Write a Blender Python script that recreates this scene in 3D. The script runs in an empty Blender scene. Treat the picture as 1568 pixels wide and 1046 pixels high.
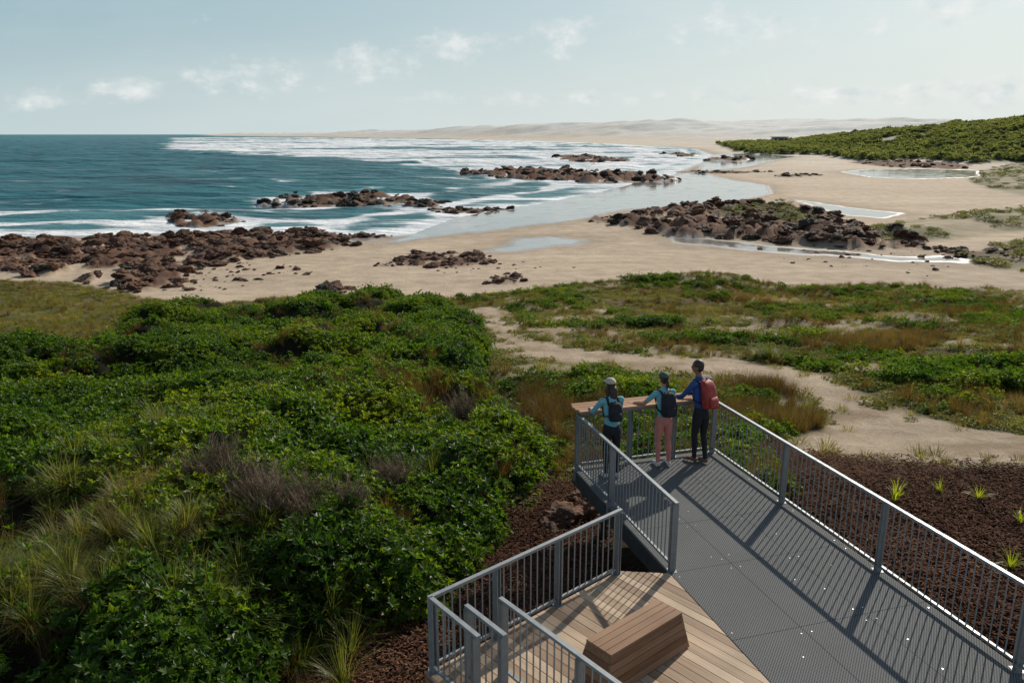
import bpy, bmesh, math, random
import numpy as np
from mathutils import Vector, Matrix, noise as mn
random.seed(7); rng=np.random.default_rng(7)
sc=bpy.context.scene
SEA=-7.4; CAMZ=5.6; PITCH=math.radians(14.6); F=1220.0
sp,cp=math.sin(PITCH),math.cos(PITCH)
# ---------------------------------------------------------------- numpy helpers
def ray(u,v):
    dx=(u-784)/F; dy=(v-523)/F
    return (dx,cp-dy*sp,-sp-dy*cp)
def S(u,v,z=-7.1):
    d=ray(u,v); t=(z-CAMZ)/d[2]
    return (d[0]*t,d[1]*t)
def SP(pts,z=-7.1): return [S(u,v,z) for u,v in pts]
def ss(a,b,x):
    t=np.clip((np.asarray(x,float)-a)/(b-a),0,1); return t*t*(3-2*t)
def _h(ix,iy,s):
    n=(ix.astype(np.int64)*374761393+iy.astype(np.int64)*668265263+s*974711)&0xffffffff
    n=((n^(n>>13))*1274126177)&0xffffffff
    n=(n^(n>>16))&0xffffffff
    return n/4294967295.0
def vn(x,y,s=0):
    x=np.asarray(x,float);y=np.asarray(y,float)
    ix=np.floor(x);iy=np.floor(y);fx=x-ix;fy=y-iy
    fx=fx*fx*(3-2*fx);fy=fy*fy*(3-2*fy)
    a=_h(ix,iy,s);b=_h(ix+1,iy,s);c=_h(ix,iy+1,s);d=_h(ix+1,iy+1,s)
    return (a*(1-fx)+b*fx)*(1-fy)+(c*(1-fx)+d*fx)*fy
def fbm(x,y,s=0,o=4):
    r=0;a=.5;t=0
    for i in range(o):
        r=r+a*vn(x*2**i+i*17.3,y*2**i-i*9.1,s+i);t+=a;a*=.5
    return r/t
def sdf(x,y,poly,margin=60):
    x=np.asarray(x,float);y=np.asarray(y,float)
    sh=x.shape;x=x.ravel();y=y.ravel()
    P=np.array(poly);out=np.full(x.shape,-1e3)
    m=(x>P[:,0].min()-margin)&(x<P[:,0].max()+margin)&(y>P[:,1].min()-margin)&(y<P[:,1].max()+margin)
    X=x[m];Y=y[m]
    if X.size:
        d=np.full(X.shape,1e18);ins=np.zeros(X.shape,bool);n=len(P)
        for i in range(n):
            ax,ay=P[i];bx,by=P[(i+1)%n];ex,ey=bx-ax,by-ay
            wx=X-ax;wy=Y-ay
            t=np.clip((wx*ex+wy*ey)/(ex*ex+ey*ey+1e-12),0,1)
            d=np.minimum(d,(wx-ex*t)**2+(wy-ey*t)**2)
            c=((ay>Y)!=(by>Y))
            with np.errstate(divide='ignore',invalid='ignore'):
                xx=(bx-ax)*(Y-ay)/((by-ay) if by!=ay else 1e-12)+ax
            ins^=(c&(X<xx))
        d=np.sqrt(d);out[m]=np.where(ins,d,-d)
    return out.reshape(sh)
# ---------------------------------------------------------------- site survey (plan positions)
def hill(x,y):
    x=np.asarray(x,float);y=np.asarray(y,float)
    z=np.interp(y,[-20,8,14,22,30,40,50,56,62,72],[-.9,-1.0,-1.2,-2.2,-3.1,-4.5,-5.6,-6.1,-6.5,-8.2])
    s=x-(3.6+(13.55-y)*.3)
    return z+.62*ss(-.6,1.0,s)*(1-ss(13,21,y))
def G(u,v):
    d=ray(u,v);t=np.linspace(4,120,2400)
    h=hill(d[0]*t,d[1]*t);z=CAMZ+d[2]*t
    i=int(np.argmax(z<h));return (d[0]*t[i],d[1]*t[i])
def GP(p): return [G(u,v) for u,v in p]
shore=[(-900,375),(-200,368),(0,362),(180,360),(340,354),(480,366),(560,366),(640,358),(690,335),(790,318),(900,298),(980,280),(1040,266),(1075,250),(1085,238),(1060,229),(1000,223.5),(850,217),(700,213),(500,210),(330,208.3)]
WATER=SP(shore,SEA)+[(-3500,9000),(-20000,12000),(-20000,60)]
WET=[SP([(590,374),(640,352),(700,326),(800,308),(900,288),(1000,272),(1080,262),(1110,276),(1175,288),(1180,301),(1110,312),(960,324),(900,336),(780,349),(700,358),(650,366)]),
     SP([(735,388),(770,378),(790,364),(850,364),(900,372),(880,380),(800,387)]),
     SP([(1010,362),(1060,371),(1150,381),(1300,395),(1400,402),(1475,398),(1465,411),(1380,410),(1250,399),(1120,390),(1030,379)]),
     SP([(1280,266),(1330,262),(1400,261),(1515,264),(1515,274),(1420,278),(1330,275)]),
     SP([(1215,308),(1260,318),(1310,325),(1390,332),(1360,340),(1290,336),(1240,324)]),
     SP([(1080,262),(1075,246),(1090,236),(1150,236),(1230,242),(1180,249),(1130,258)]),
     SP([(300,382),(330,378),(352,384),(330,392),(304,390)])]
BORDER=[(-400,425),(0,424),(100,424),(160,436),(210,458),(330,466),(450,461),(560,458),(650,462),(740,450),(830,436),(960,420),(1080,415),(1200,428),(1350,432),(1568,440),(1950,446)]
VEG=SP(BORDER,-6.2)+[(90,-20),(-90,-20)]
SHRUB=GP([(-500,640),(-100,590),(0,565),(60,556),(160,535),(215,486),(330,474),(450,480),(560,466),(640,466),(700,488),(745,512),(765,545),(738,580),(765,625),(830,665),(872,690),(868,745),(800,790),(745,850),(660,915),(560,960),(470,1000),(420,1070),(380,1250),(-100,1300),(-900,1000)])
PATH=GP([(650,470),(700,474),(745,470),(778,480),(808,514),(880,532),(980,544),(1090,550),(1200,562),(1275,583),(1345,612),(1400,640),(1568,668),(1900,694),(1900,744),(1568,714),(1400,708),(1290,702),(1235,694),(1205,676),(1270,655),(1248,620),(1180,592),(1060,576),(960,565),(870,556),(790,548),(757,516),(740,488),(700,482)])
PATCH=GP([(1080,505),(1150,480),(1235,492),(1260,540),(1190,562),(1110,548)])
PATCH2=GP([(800,505),(830,478),(930,470),(1010,492),(1000,540),(860,530)])
GULLY=GP([(715,560),(745,556),(770,600),(800,650),(850,690),(820,690),(770,650),(735,600)])
WALK=[(1.03,12.72),(3.66,13.62),(6.9,2.9),(4.2,2.9)]
DECK=[(1.44,9.43),(2.17,9.43),(3.75,4.2),(1.6,4.2),(-.88,7.37)]
MULCH1=GP([(1100,640),(1250,706),(1420,714),(1568,722),(2000,750),(2300,1500),(1500,1500),(1250,900)])
MULCH2=GP([(775,800),(850,745),(935,735),(1000,800),(1020,900),(700,1060),(500,1150),(430,1060),(520,965),(640,925)])
ROCKS=[ # polygon, count, size, raise, darkness
 (SP([(-350,364),(-100,354),(0,363),(100,367),(200,357),(330,352),(480,346),(550,370),(480,384),(420,394),(370,400),(300,412),(250,450),(200,458),(120,432),(0,422),(-300,425)],-6.9),1700,.95,.62,.06),
 (SP([(250,334),(330,329),(375,340),(330,350),(270,348)],SEA),90,1.0,.9,.5),
 (SP([(395,313),(450,301),(520,302),(600,303),(690,310),(670,319),(560,318),(450,317)],SEA),230,1.2,1.1,.8),
 (SP([(640,320),(700,318),(790,321),(780,325),(690,328)],SEA),65,.7,.15,.8),
 (SP([(440,352),(500,357),(600,360),(610,366),(480,366)],SEA),60,.6,.2,.8),
 (SP([(708,267),(790,260),(880,265),(1000,271),(1048,278),(900,282),(800,278)],SEA),280,1.6,1.7,.9),
 (SP([(835,243),(900,241),(972,249),(900,253)],SEA),70,2.1,1.7,.95),
 (SP([(1000,236.5),(1072,239),(1040,241)],SEA),30,2.1,1.6,.95),
 (SP([(1080,246),(1150,244),(1130,249)],SEA),30,2.0,1.5,.95),
 (SP([(830,240),(880,238),(900,240),(860,242)],SEA),20,1.8,1.0,.95),
 (SP([(1035,264),(1140,265),(1200,267),(1100,268)],SEA),50,1.2,.6,.85),
 (SP([(1190,275),(1230,272),(1262,274),(1220,277)],SEA),36,1.2,.6,.85),
 (SP([(895,338),(980,328),(1030,318),(1100,314),(1200,319),(1290,340),(1400,366),(1425,388),(1300,388),(1150,373),(1020,368),(975,354)],-6.9),900,1.0,1.1,.15),
 (SP([(605,398),(650,382),(740,387),(765,402),(680,410),(620,407)],-6.7),170,.55,.2,.05),
 (SP([(745,433),(785,418),(808,430),(775,438)],-6.6),40,.4,.12,.1),
 (SP([(475,450),(500,438),(532,445),(515,457)],-6.4),24,.7,.4,.2),
 (SP([(565,404),(600,400),(615,407),(580,409)],-6.7),20,.35,.1,.1),
 (SP([(560,402),(800,398),(900,420),(620,420)],-6.7),40,.2,0,.2),
 (SP([(230,420),(330,398),(420,400),(470,420),(300,450)],-6.7),90,.4,0,.1),
 (SP([(1150,380),(1420,388),(1500,430),(1250,415)],-6.7),45,.3,0,.2),
 (SP([(1420,380),(1568,388),(1568,400),(1450,395)],-6.5),50,.6,.2,.2),
 (SP([(1290,250),(1400,248),(1500,255),(1480,262),(1350,257)],-6.9),80,1.5,.6,.3),
]
RV=[SP([(1300,366),(1340,350),(1400,336),(1568,318),(1850,308),(1850,362),(1568,356),(1450,368),(1380,372)],-6.6),
    SP([(1440,392),(1500,374),(1568,362),(1850,358),(1850,422),(1568,416),(1500,408)],-6.4),
    SP([(1485,276),(1530,258),(1568,250),(1850,248),(1850,306),(1568,302),(1520,290)],-6.7)]
MOSS=SP([(1090,322),(1190,318),(1265,336),(1250,352),(1165,346),(1110,336)],-6.6)
HEAD=SP([(1092,222),(1120,232),(1150,237),(1250,238),(1300,246),(1330,250),(1400,245),(1500,252),(1568,250),(1900,262)],-6.6)+[(900,240),(1500,900),(700,1000),(380,950)]
OUT=SP([(240,236),(420,240),(560,250),(700,266),(900,292),(1060,266),(1085,240),(1000,223.5),(850,217),(600,212),(400,210.5),(255,211.5)],SEA)
def wp(x,y,k=1.0):
    r=np.hypot(x,y);a=np.minimum(.35+r*.012,14)*k;f=1/(np.minimum(1.2+r*.05,50))
    return x+a*(fbm(x*f,y*f,11,3)-.5)*2, y+a*(fbm(x*f,y*f,23,3)-.5)*2
def terrain(x,y):
    X,Y=wp(x,y)
    sw=sdf(X,Y,WATER,400)
    sw=np.where(sw<-900,-400,sw)
    r=np.hypot(x,y)
    beach=SEA+np.clip(-sw*.022,-3,.85)+.05*(fbm(x*.15,y*.15,5)-.5)
    z0=hill(x,y)
    z=np.maximum(beach,z0)
    veg=ss(-.6,.6,sdf(X,Y,VEG,100))
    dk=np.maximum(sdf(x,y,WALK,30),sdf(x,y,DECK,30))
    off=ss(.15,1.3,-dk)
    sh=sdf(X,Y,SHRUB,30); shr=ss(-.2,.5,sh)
    pd=sdf(X,Y,PATH,20)
    path=np.maximum(ss(-.35,.3,pd),.8*np.maximum(ss(-.6,.8,sdf(X,Y,PATCH,20)),ss(-.6,.8,sdf(X,Y,PATCH2,20)))*ss(.42,.55,fbm(x*.5,y*.5,88,3)))
    mul=np.maximum(ss(-.2,.4,sdf(X,Y,MULCH1,20)),ss(-.2,.3,sdf(X,Y,MULCH2,20)))*(1-shr*(dk<-1.2))
    keepn=ss(.2,2.2,-pd)
    mound=ss(0,1.1,sh)*(.25+1.15*ss(.3,.75,fbm(x*.33,y*.33,31,3)))*(.35+.65*keepn)+.3*(fbm(x*1.3,y*1.3,8)-.5)*shr
    low=veg*(1-shr)*(1-path)*(1-mul)
    z=z+mound*off*.85+low*off*keepn*(.38*ss(.5,.8,fbm(x*.25,y*.25,77,3)))
    z=z+.06*(fbm(x*2.1,y*2.1,4)-.5)*veg+.05*mul*(fbm(x*5,y*5,9)-.5)+.10*path*veg*(fbm(x*1.1,y*1.1,14)-.5)
    gully=ss(-.5,.6,sdf(X,Y,GULLY,20)); z=z-gully*.5*off
    rock=np.zeros_like(x)
    for P,c,s_,ra,dd in ROCKS:
        if ra<=0: continue
        d=sdf(X,Y,P,30); w=max(.6,s_*1.6)
        cut=ss(.28,.42,fbm(x/(s_*3),y/(s_*5),200,3)) if s_<1.3 and c>60 else 1.0
        m=ss(-.3*w,w,d)*cut; rock=np.maximum(rock,m*(1 if ra>.12 else .5))
        f=1/(s_*2.2)
        bump=m*ra*(.1+1.1*ss(.35,.8,fbm(x*f,y*f,3)))
        z=np.where(m>0,np.maximum(z,SEA-.1*(1-m))+bump,z)
    rv=np.zeros_like(x)
    for P in RV: 
        d=sdf(X,Y,P,40);rv=np.maximum(rv,ss(-1,2,d)); z=z+ss(0,14,d)*1.3*(.5+fbm(x*.1,y*.1,40))
    hd=sdf(X,Y,HEAD,100);head=ss(-2,4,hd)
    side=np.clip((x-180)/160,0,1)
    q=np.interp(x/np.maximum(y,1),[.24,.30,.36,.46,.64,.9],[.12,.20,.33,.62,.90,1.0])
    z=z+ss(0,120,hd)*(11+9*side)*(.5+1.0*fbm(x*.014,y*.014,50,4))*q+head*1.0
    far=ss(700,1500,r)*ss(60,420,-sw)
    dune=far*(12+30*fbm(x*.0022,y*.0035,60,4))*ss(0,1,(r-700)/1600)*(.5+.85*ss(-1500,500,x))
    dune+=far*9*np.abs(fbm(x*.010,y*.016,61,3)-.5)*2
    z=z+dune
    wet=np.zeros_like(x)
    jit=1.6*(fbm(x*.5,y*.9,210,3)-.5)*ss(40,120,r)
    for P in WET: 
        d=sdf(X,Y,P,30)+jit;wet=np.maximum(wet,ss(-1.6,1.4,d))
    wet=np.maximum(wet,ss(-5,-.5,sw)*(r<900))
    wet=wet*(1-rock)
    damp=np.clip(ss(-16,-3,sw),0,1)*(r<900)
    for P in WET: damp=np.maximum(damp,.9*ss(-7,0,sdf(X,Y,P,30)+jit*2))
    return z,dict(sw=sw,veg=veg,dk=dk,off=off,sh=sh,path=path,pd=pd,mul=mul,low=low,rock=rock,rv=rv,head=head,far=far,wet=wet,damp=damp,gully=gully,shr=shr)
# ---------------------------------------------------------------- mesh helpers
def grid_mesh(name,X,Y,Z):
    n,m=X.shape;co=np.stack([X,Y,Z],-1).reshape(-1,3).astype(np.float32)
    i=np.arange(n*m).reshape(n,m)
    q=np.stack([i[:-1,:-1],i[:-1,1:],i[1:,1:],i[1:,:-1]],-1).reshape(-1,4)[:, ::-1]
    me=bpy.data.meshes.new(name);me.vertices.add(len(co));me.vertices.foreach_set('co',co.ravel())
    me.loops.add(q.size);me.loops.foreach_set('vertex_index',q.ravel().astype(np.int32))
    me.polygons.add(len(q));me.polygons.foreach_set('loop_start',np.arange(0,q.size,4,dtype=np.int32))
    me.polygons.foreach_set('use_smooth',np.ones(len(q),bool))
    me.update(calc_edges=True)
    ob=bpy.data.objects.new(name,me);sc.collection.objects.link(ob);return ob
def fattr(me,name,arr,dom='POINT'):
    a=me.attributes.new(name,'FLOAT',dom);a.data.foreach_set('value',np.asarray(arr,np.float32).ravel())
def cattr(me,name,rgb):
    a=me.color_attributes.new(name,'FLOAT_COLOR','POINT')
    c=np.ones((rgb.reshape(-1,3).shape[0],4),np.float32);c[:,:3]=rgb.reshape(-1,3);a.data.foreach_set('color',c.ravel())
class MB:
    def __init__(s): s.v=[];s.f=[];s.m=[];s.val=[]
    def add(s,vs,fs,mat=0,val=0.5):
        b=len(s.v);s.v+= [tuple(p) for p in vs]
        for f in fs: s.f.append([b+i for i in f]);s.m.append(mat);s.val.append(val)
    def box(s,a,b,w,h,mat=0,up=(0,0,1),val=.5):
        a=Vector(a);b=Vector(b);d=(b-a).normalized();up=Vector(up)
        if abs(d.dot(up))>.99: up=Vector((0,1,0))
        x=d.cross(up).normalized();y=x.cross(d)
        vs=[p+x*i*w/2+y*j*h/2 for p in (a,b) for i,j in ((-1,-1),(1,-1),(1,1),(-1,1))]
        s.add(vs,[(3,2,1,0),(4,5,6,7),(0,1,5,4),(1,2,6,5),(2,3,7,6),(3,0,4,7)],mat,val)
    def tube(s,pts,rad,n=8,mat=0,val=.5,flat=1.0):
        pts=[Vector(p) for p in pts];ring=[]
        for i,p in enumerate(pts):
            d=(pts[min(i+1,len(pts)-1)]-pts[max(i-1,0)]).normalized()
            up=Vector((0,0,1)) if abs(d.z)<.9 else Vector((0,1,0))
            x=d.cross(up).normalized();y=x.cross(d)
            r=rad[i] if hasattr(rad,'__len__') else rad
            ring.append([p+(x*math.cos(2*math.pi*k/n)+y*flat*math.sin(2*math.pi*k/n))*r for k in range(n)])
        s._loft(ring,n,mat,val)
    def _loft(s,ring,n,mat,val):
        vs=[p for r in ring for p in r];fs=[]
        for i in range(len(ring)-1):
            for k in range(n):
                a=i*n+k;b=i*n+(k+1)%n;fs.append((a,b,b+n,a+n))
        fs.append(tuple(reversed(range(n))));fs.append(tuple((len(ring)-1)*n+k for k in range(n)))
        s.add(vs,fs,mat,val)
    def loft(s,rings,n=20,mat=0,val=.5,e=2.0):
        R=[]
        for (cx,cy,z,rx,ry) in rings:
            r=[]
            for k in range(n):
                t=2*math.pi*k/n;c,q=math.cos(t),math.sin(t)
                r.append(Vector((cx+rx*math.copysign(abs(c)**(2/e),c),cy+ry*math.copysign(abs(q)**(2/e),q),z)))
            R.append(r)
        s._loft(R,n,mat,val)
    def ell(s,c,r,n=16,m=10,mat=0,rot=None,zmin=-1.0):
        R=[]
        lo=math.asin(max(-.999,zmin))
        for i in range(m+1):
            t=lo+(math.pi/2-.02-lo)*i/m
            ring=[]
            for k in range(n):
                a=2*math.pi*k/n
                p=Vector((r[0]*math.cos(t)*math.cos(a),r[1]*math.cos(t)*math.sin(a),r[2]*math.sin(t)))
                if rot: p=rot@p
                ring.append(p+Vector(c))
            R.append(ring)
        s._loft(R,n,mat,.5)
    def obj(s,name,mats,smooth=False,link=True,parent=None,xf=None):
        me=bpy.data.meshes.new(name);me.from_pydata(s.v,[],s.f)
        for m in mats: me.materials.append(m)
        me.polygons.foreach_set('material_index',s.m)
        me.polygons.foreach_set('use_smooth',[smooth]*len(s.f))
        a=me.attributes.new('v','FLOAT','FACE');a.data.foreach_set('value',s.val)
        me.update();ob=bpy.data.objects.new(name,me)
        if link: sc.collection.objects.link(ob)
        if parent: ob.parent=parent
        return ob
# ---------------------------------------------------------------- material helpers
def newmat(name):
    m=bpy.data.materials.new(name);m.use_nodes=True;nt=m.node_tree;nt.nodes.clear()
    out=nt.nodes.new('ShaderNodeOutputMaterial');b=nt.nodes.new('ShaderNodeBsdfPrincipled');nt.links.new(b.outputs[0],out.inputs[0])
    return m,nt,b,out
class N:
    def __init__(s,nt): s.nt=nt
    def n(s,t,**k):
        x=s.nt.nodes.new(t)
        for a,b in k.items(): setattr(x,a,b)
        return x
    def set(s,sock,v):
        if isinstance(v,bpy.types.NodeSocket): s.nt.links.new(v,sock)
        else: sock.default_value=v
    def math(s,op,a,b=0.0,c=0.0,clamp=False):
        x=s.n('ShaderNodeMath',operation=op,use_clamp=clamp);s.set(x.inputs[0],a);s.set(x.inputs[1],b);s.set(x.inputs[2],c);return x.outputs[0]
    def mix(s,f,a,b,bt='MIX'):
        x=s.n('ShaderNodeMix',data_type='RGBA',blend_type=bt);s.set(x.inputs[0],f);s.set(x.inputs[6],a);s.set(x.inputs[7],b);return x.outputs[2]
    def noise(s,vec,scale,det=3,rough=.5):
        x=s.n('ShaderNodeTexNoise');x.inputs['Scale'].default_value=scale;x.inputs['Detail'].default_value=det;x.inputs['Roughness'].default_value=rough
        if vec is not None: s.nt.links.new(vec,x.inputs['Vector'])
        return x.outputs['Fac']
    def attr(s,nm,o='Fac'): return s.n('ShaderNodeAttribute',attribute_name=nm).outputs[o]
    def pos(s): return s.n('ShaderNodeNewGeometry').outputs['Position']
    def mr(s,x,a,b,c=0.,d=1.,sm=False):
        m=s.n('ShaderNodeMapRange');m.interpolation_type='SMOOTHSTEP' if sm else 'LINEAR'
        s.set(m.inputs[0],x)
        for i,v in zip((1,2,3,4),(a,b,c,d)): m.inputs[i].default_value=v
        return m.outputs[0]
    def mapping(s,v,sc_=(1,1,1),rz=0):
        m=s.n('ShaderNodeMapping');s.nt.links.new(v,m.inputs[0]);m.inputs['Scale'].default_value=sc_;m.inputs['Rotation'].default_value=(0,0,rz);return m.outputs[0]
    def bump(s,h,st,dist=.05,nrm=None):
        b=s.n('ShaderNodeBump');s.set(b.inputs['Height'],h);s.set(b.inputs['Strength'],st);b.inputs['Distance'].default_value=dist
        if nrm is not None: s.nt.links.new(nrm,b.inputs['Normal'])
        return b.outputs[0]
def C(r,g,b): return (r,g,b,1)
def simple(name,col,rough=.6,metal=0,var=.25,scale=6,bump=0,bscale=60):
    m,nt,b,o=newmat(name);k=N(nt);p=k.n('ShaderNodeTexCoord').outputs['Object']
    f=k.noise(p,scale,4);f2=k.mr(f,.3,.7,1-var,1+var)
    c=k.mix(1.0,C(*col),f2,'MULTIPLY')
    nt.links.new(c,b.inputs['Base Color']);b.inputs['Roughness'].default_value=rough;b.inputs['Metallic'].default_value=metal
    if bump: nt.links.new(k.bump(k.noise(p,bscale,3),bump,.01),b.inputs['Normal'])
    return m
# ---- ground
mg,nt,b,o=newmat('ground');k=N(nt);P=k.pos()
col=k.attr('col','Color');wet=k.attr('wet')
n1=k.noise(P,.6,5);n2=k.noise(P,9,5,.65);n3=k.noise(P,45,3,.6);n4=k.noise(P,.02,4)
f=k.math('MULTIPLY',k.mr(n1,.3,.7,.85,1.15),k.mr(n2,.3,.7,.78,1.22))
vv=k.attr('litter')
f3=k.mix(vv,C(1,1,1),k.mr(n3,.35,.68,.25,1.9))
f=k.math('MULTIPLY',f,k.mr(n4,.3,.7,.9,1.1))
st=k.noise(k.mapping(P,(.12,.6,1),.2),.5,5,.6)
f=k.math('MULTIPLY',f,k.mr(st,.35,.65,.88,1.08))
c=k.mix(1.0,col,f,'MULTIPLY');c=k.mix(1.0,c,f3,'MULTIPLY')
nt.links.new(c,b.inputs['Base Color'])
wj=k.math('ADD',wet,k.math('MULTIPLY',k.math('SUBTRACT',k.noise(P,.35,4,.6),.5),.5))
nt.links.new(k.mr(wj,.35,1.0,.95,.07),b.inputs['Roughness'])
nt.links.new(k.mr(wj,.35,1.0,.12,.75),b.inputs['Specular IOR Level'])
h=k.math('ADD',k.math('MULTIPLY',n2,1.0),k.math('MULTIPLY',n3,.6))
h=k.math('ADD',h,k.math('MULTIPLY',k.noise(P,1.8,3),1.2))
nt.links.new(k.bump(h,k.mr(wet,0,.7,.7,.008),.09),b.inputs['Normal'])
MG=mg
# ---- water
mw,nt,b,o=newmat('sea_water');k=N(nt);P=k.pos()
foam=k.attr('foam');shal_haze=k.attr('shal_haze')
wn=k.noise(k.mapping(P,(.35,1,1),.12),.09,6,.65)
deep=k.mix(k.mr(wn,.34,.64,0,1),C(.002,.055,.078),C(.010,.165,.185))
wc=k.mix(shal_haze,deep,C(.085,.27,.29))
lace=k.noise(k.mapping(P,(.35,1,1),.15),.22,8,.72)
lace2=k.noise(k.mapping(P,(.22,1,1),.15),.05,5,.6)
fm=k.math('ADD',foam,k.math('MULTIPLY',k.math('SUBTRACT',lace,.5),1.5));fm=k.math('ADD',fm,k.math('MULTIPLY',k.math('SUBTRACT',lace2,.5),.9))
fm=k.mr(fm,.40,.72,0,1,True)
fm=k.math('MULTIPLY',fm,k.mr(foam,.02,.15,0,1))
nt.links.new(k.mix(fm,wc,C(.84,.86,.86)),b.inputs['Base Color'])
nt.links.new(k.mr(fm,0,1,.30,.9),b.inputs['Roughness']);b.inputs['Specular IOR Level'].default_value=.13
b.inputs['IOR'].default_value=1.33
h=k.math('ADD',k.noise(k.mapping(P,(.45,1,1),.1),.35,6,.62),k.math('MULTIPLY',k.noise(k.mapping(P,(.4,1,1),-.1),.07,3),3.0))
nt.links.new(k.bump(h,1.0,2.4),b.inputs['Normal'])
MW=mw
# ---- leaves
def leafmat(name,dark,mid,lite,tr=.4,rough=.45,spec=.35):
    m,nt,b,o=newmat(name);k=N(nt);P=k.pos()
    r=k.n('ShaderNodeObjectInfo').outputs['Random']
    f=k.math('ADD',k.math('MULTIPLY',k.attr('v'),.55),k.math('MULTIPLY',r,.25))
    f=k.math('ADD',f,k.math('MULTIPLY',k.math('SUBTRACT',k.noise(P,.22,3),.4),1.3),clamp=True)
    cr=k.n('ShaderNodeValToRGB');nt.links.new(f,cr.inputs[0]);e=cr.color_ramp.elements
    e[0].color=C(*dark);e[1].color=C(*lite);x=e.new(.5);x.color=C(*mid)
    c=cr.outputs[0];nt.links.new(c,b.inputs['Base Color']);b.inputs['Roughness'].default_value=rough;b.inputs['Specular IOR Level'].default_value=spec
    if tr>0:
        t=k.n('ShaderNodeBsdfTranslucent');c2=k.mix(1.0,c,C(1.9,1.8,.6),'MULTIPLY');nt.links.new(c2,t.inputs[0])
        ms=k.n('ShaderNodeMixShader');ms.inputs[0].default_value=tr;nt.links.new(b.outputs[0],ms.inputs[1]);nt.links.new(t.outputs[0],ms.inputs[2]);nt.links.new(ms.outputs[0],o.inputs[0])
    return m
M_leaf=leafmat('shrub_leaf',(.012,.040,.006),(.055,.120,.010),(.20,.24,.015),.52)
M_cover=leafmat('groundcover_leaf',(.045,.055,.022),(.12,.14,.045),(.28,.26,.11),.40)
M_dry=leafmat('dry_grass',(.05,.030,.014),(.12,.078,.036),(.25,.18,.085),.3,rough=.8,spec=.1)
M_strap=leafmat('strappy_grass',(.035,.060,.012),(.11,.14,.03),(.32,.28,.11),.42)
M_mead=leafmat('meadow_grass',(.07,.075,.018),(.16,.155,.04),(.32,.25,.09),.45,rough=.7,spec=.15)
M_twig=simple('grey_twig',(.19,.135,.085),.9,0,.4)
M_scrub=leafmat('headland_scrub',(.09,.115,.075),(.17,.20,.11),(.28,.29,.17),.4,rough=.9,spec=.05)  # pale greyed green, distance haze painted into the leaf colour
M_rock,nt,b,o=newmat('coastal_rock');k=N(nt);P=k.pos()
f=k.noise(P,.5,5,.7);c=k.mix(k.mr(f,.35,.65),C(.085,.047,.032),C(.30,.155,.09));c=k.mix(k.mr(k.noise(P,5,4),.3,.7,0,.55),c,C(.05,.034,.027))
nt.links.new(c,b.inputs['Base Color']);b.inputs['Roughness'].default_value=.8;b.inputs['Specular IOR Level'].default_value=.2
nt.links.new(k.bump(k.noise(P,3,6,.7),.9,.3),b.inputs['Normal'])
M_rockd,nt,b,o=newmat('wet_dark_rock');k=N(nt);P=k.pos()
f=k.noise(P,.35,5,.7);c=k.mix(k.mr(f,.4,.7),C(.035,.034,.028),C(.10,.09,.058))
nt.links.new(c,b.inputs['Base Color']);b.inputs['Roughness'].default_value=.75;b.inputs['Specular IOR Level'].default_value=.2
nt.links.new(k.bump(k.noise(P,2,6,.7),.9,.4),b.inputs['Normal'])
M_metal,nt,b,o=newmat('galvanised_steel');k=N(nt);P=k.pos()
nt.links.new(k.mix(k.noise(P,14,5,.7),C(.19,.205,.21),C(.36,.38,.39)),b.inputs['Base Color']);b.inputs['Metallic'].default_value=.5;nt.links.new(k.mr(k.noise(P,9,3),.3,.7,.42,.65),b.inputs['Roughness'])
BA=math.atan2(-.748,.664)
def wood(name,c0,c1,ang):
    m,nt,b,o=newmat(name);k=N(nt);P=k.pos()
    vr=k.n('ShaderNodeVectorRotate',rotation_type='Z_AXIS');nt.links.new(P,vr.inputs[0]);vr.inputs['Angle'].default_value=-ang
    q=k.mapping(vr.outputs[0],(1.5,30,30))
    g=k.noise(q,1.0,5,.6)
    f=k.math('ADD',k.math('MULTIPLY',g,.6),k.math('MULTIPLY',k.attr('v'),.5))
    c=k.mix(k.mr(f,.25,.85),C(*c0),C(*c1))
    c=k.mix(1.0,c,k.mr(k.noise(P,1.3,4),.3,.7,.82,1.15),'MULTIPLY')
    nt.links.new(c,b.inputs['Base Color']);b.inputs['Roughness'].default_value=.7;b.inputs['Specular IOR Level'].default_value=.25
    nt.links.new(k.bump(g,.4,.004),b.inputs['Normal']);return m
M_board=wood('timber_decking',(.25,.16,.10),(.58,.44,.30),BA)
M_bench=wood('bench_timber',(.16,.08,.042),(.38,.23,.135),math.atan2(.65,.76))
M_count=wood('counter_timber',(.26,.12,.06),(.50,.29,.16),math.atan2(.31,.95))
WA=math.atan2(-.958,.287)
M_grate,nt,b,o=newmat('mesh_grating');k=N(nt);P=k.pos()
vr=k.n('ShaderNodeVectorRotate',rotation_type='Z_AXIS');nt.links.new(P,vr.inputs[0]);vr.inputs['Angle'].default_value=-WA
sx=k.n('ShaderNodeSeparateXYZ');nt.links.new(vr.outputs[0],sx.inputs[0])
wv=k.math('MULTIPLY',k.math('SINE',k.math('MULTIPLY',sx.outputs[0],2*math.pi/.036)),k.math('SINE',k.math('MULTIPLY',sx.outputs[1],2*math.pi/.036)))
hole=k.mr(wv,.05,.35,0,1)
c=k.mix(k.noise(P,.9,4),C(.135,.14,.14),C(.21,.215,.21));c=k.mix(k.mr(k.noise(P,40,4,.7),.4,.7,0,.3),c,C(.28,.28,.27))
c=k.mix(k.mr(k.noise(P,2.6,5,.7),.55,.75,0,.35),c,C(.24,.215,.18))
c=k.mix(k.math('MULTIPLY',hole,.85),c,C(.012,.012,.012))
nt.links.new(c,b.inputs['Base Color']);b.inputs['Roughness'].default_value=.85;b.inputs['Specular IOR Level'].default_value=.1
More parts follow.
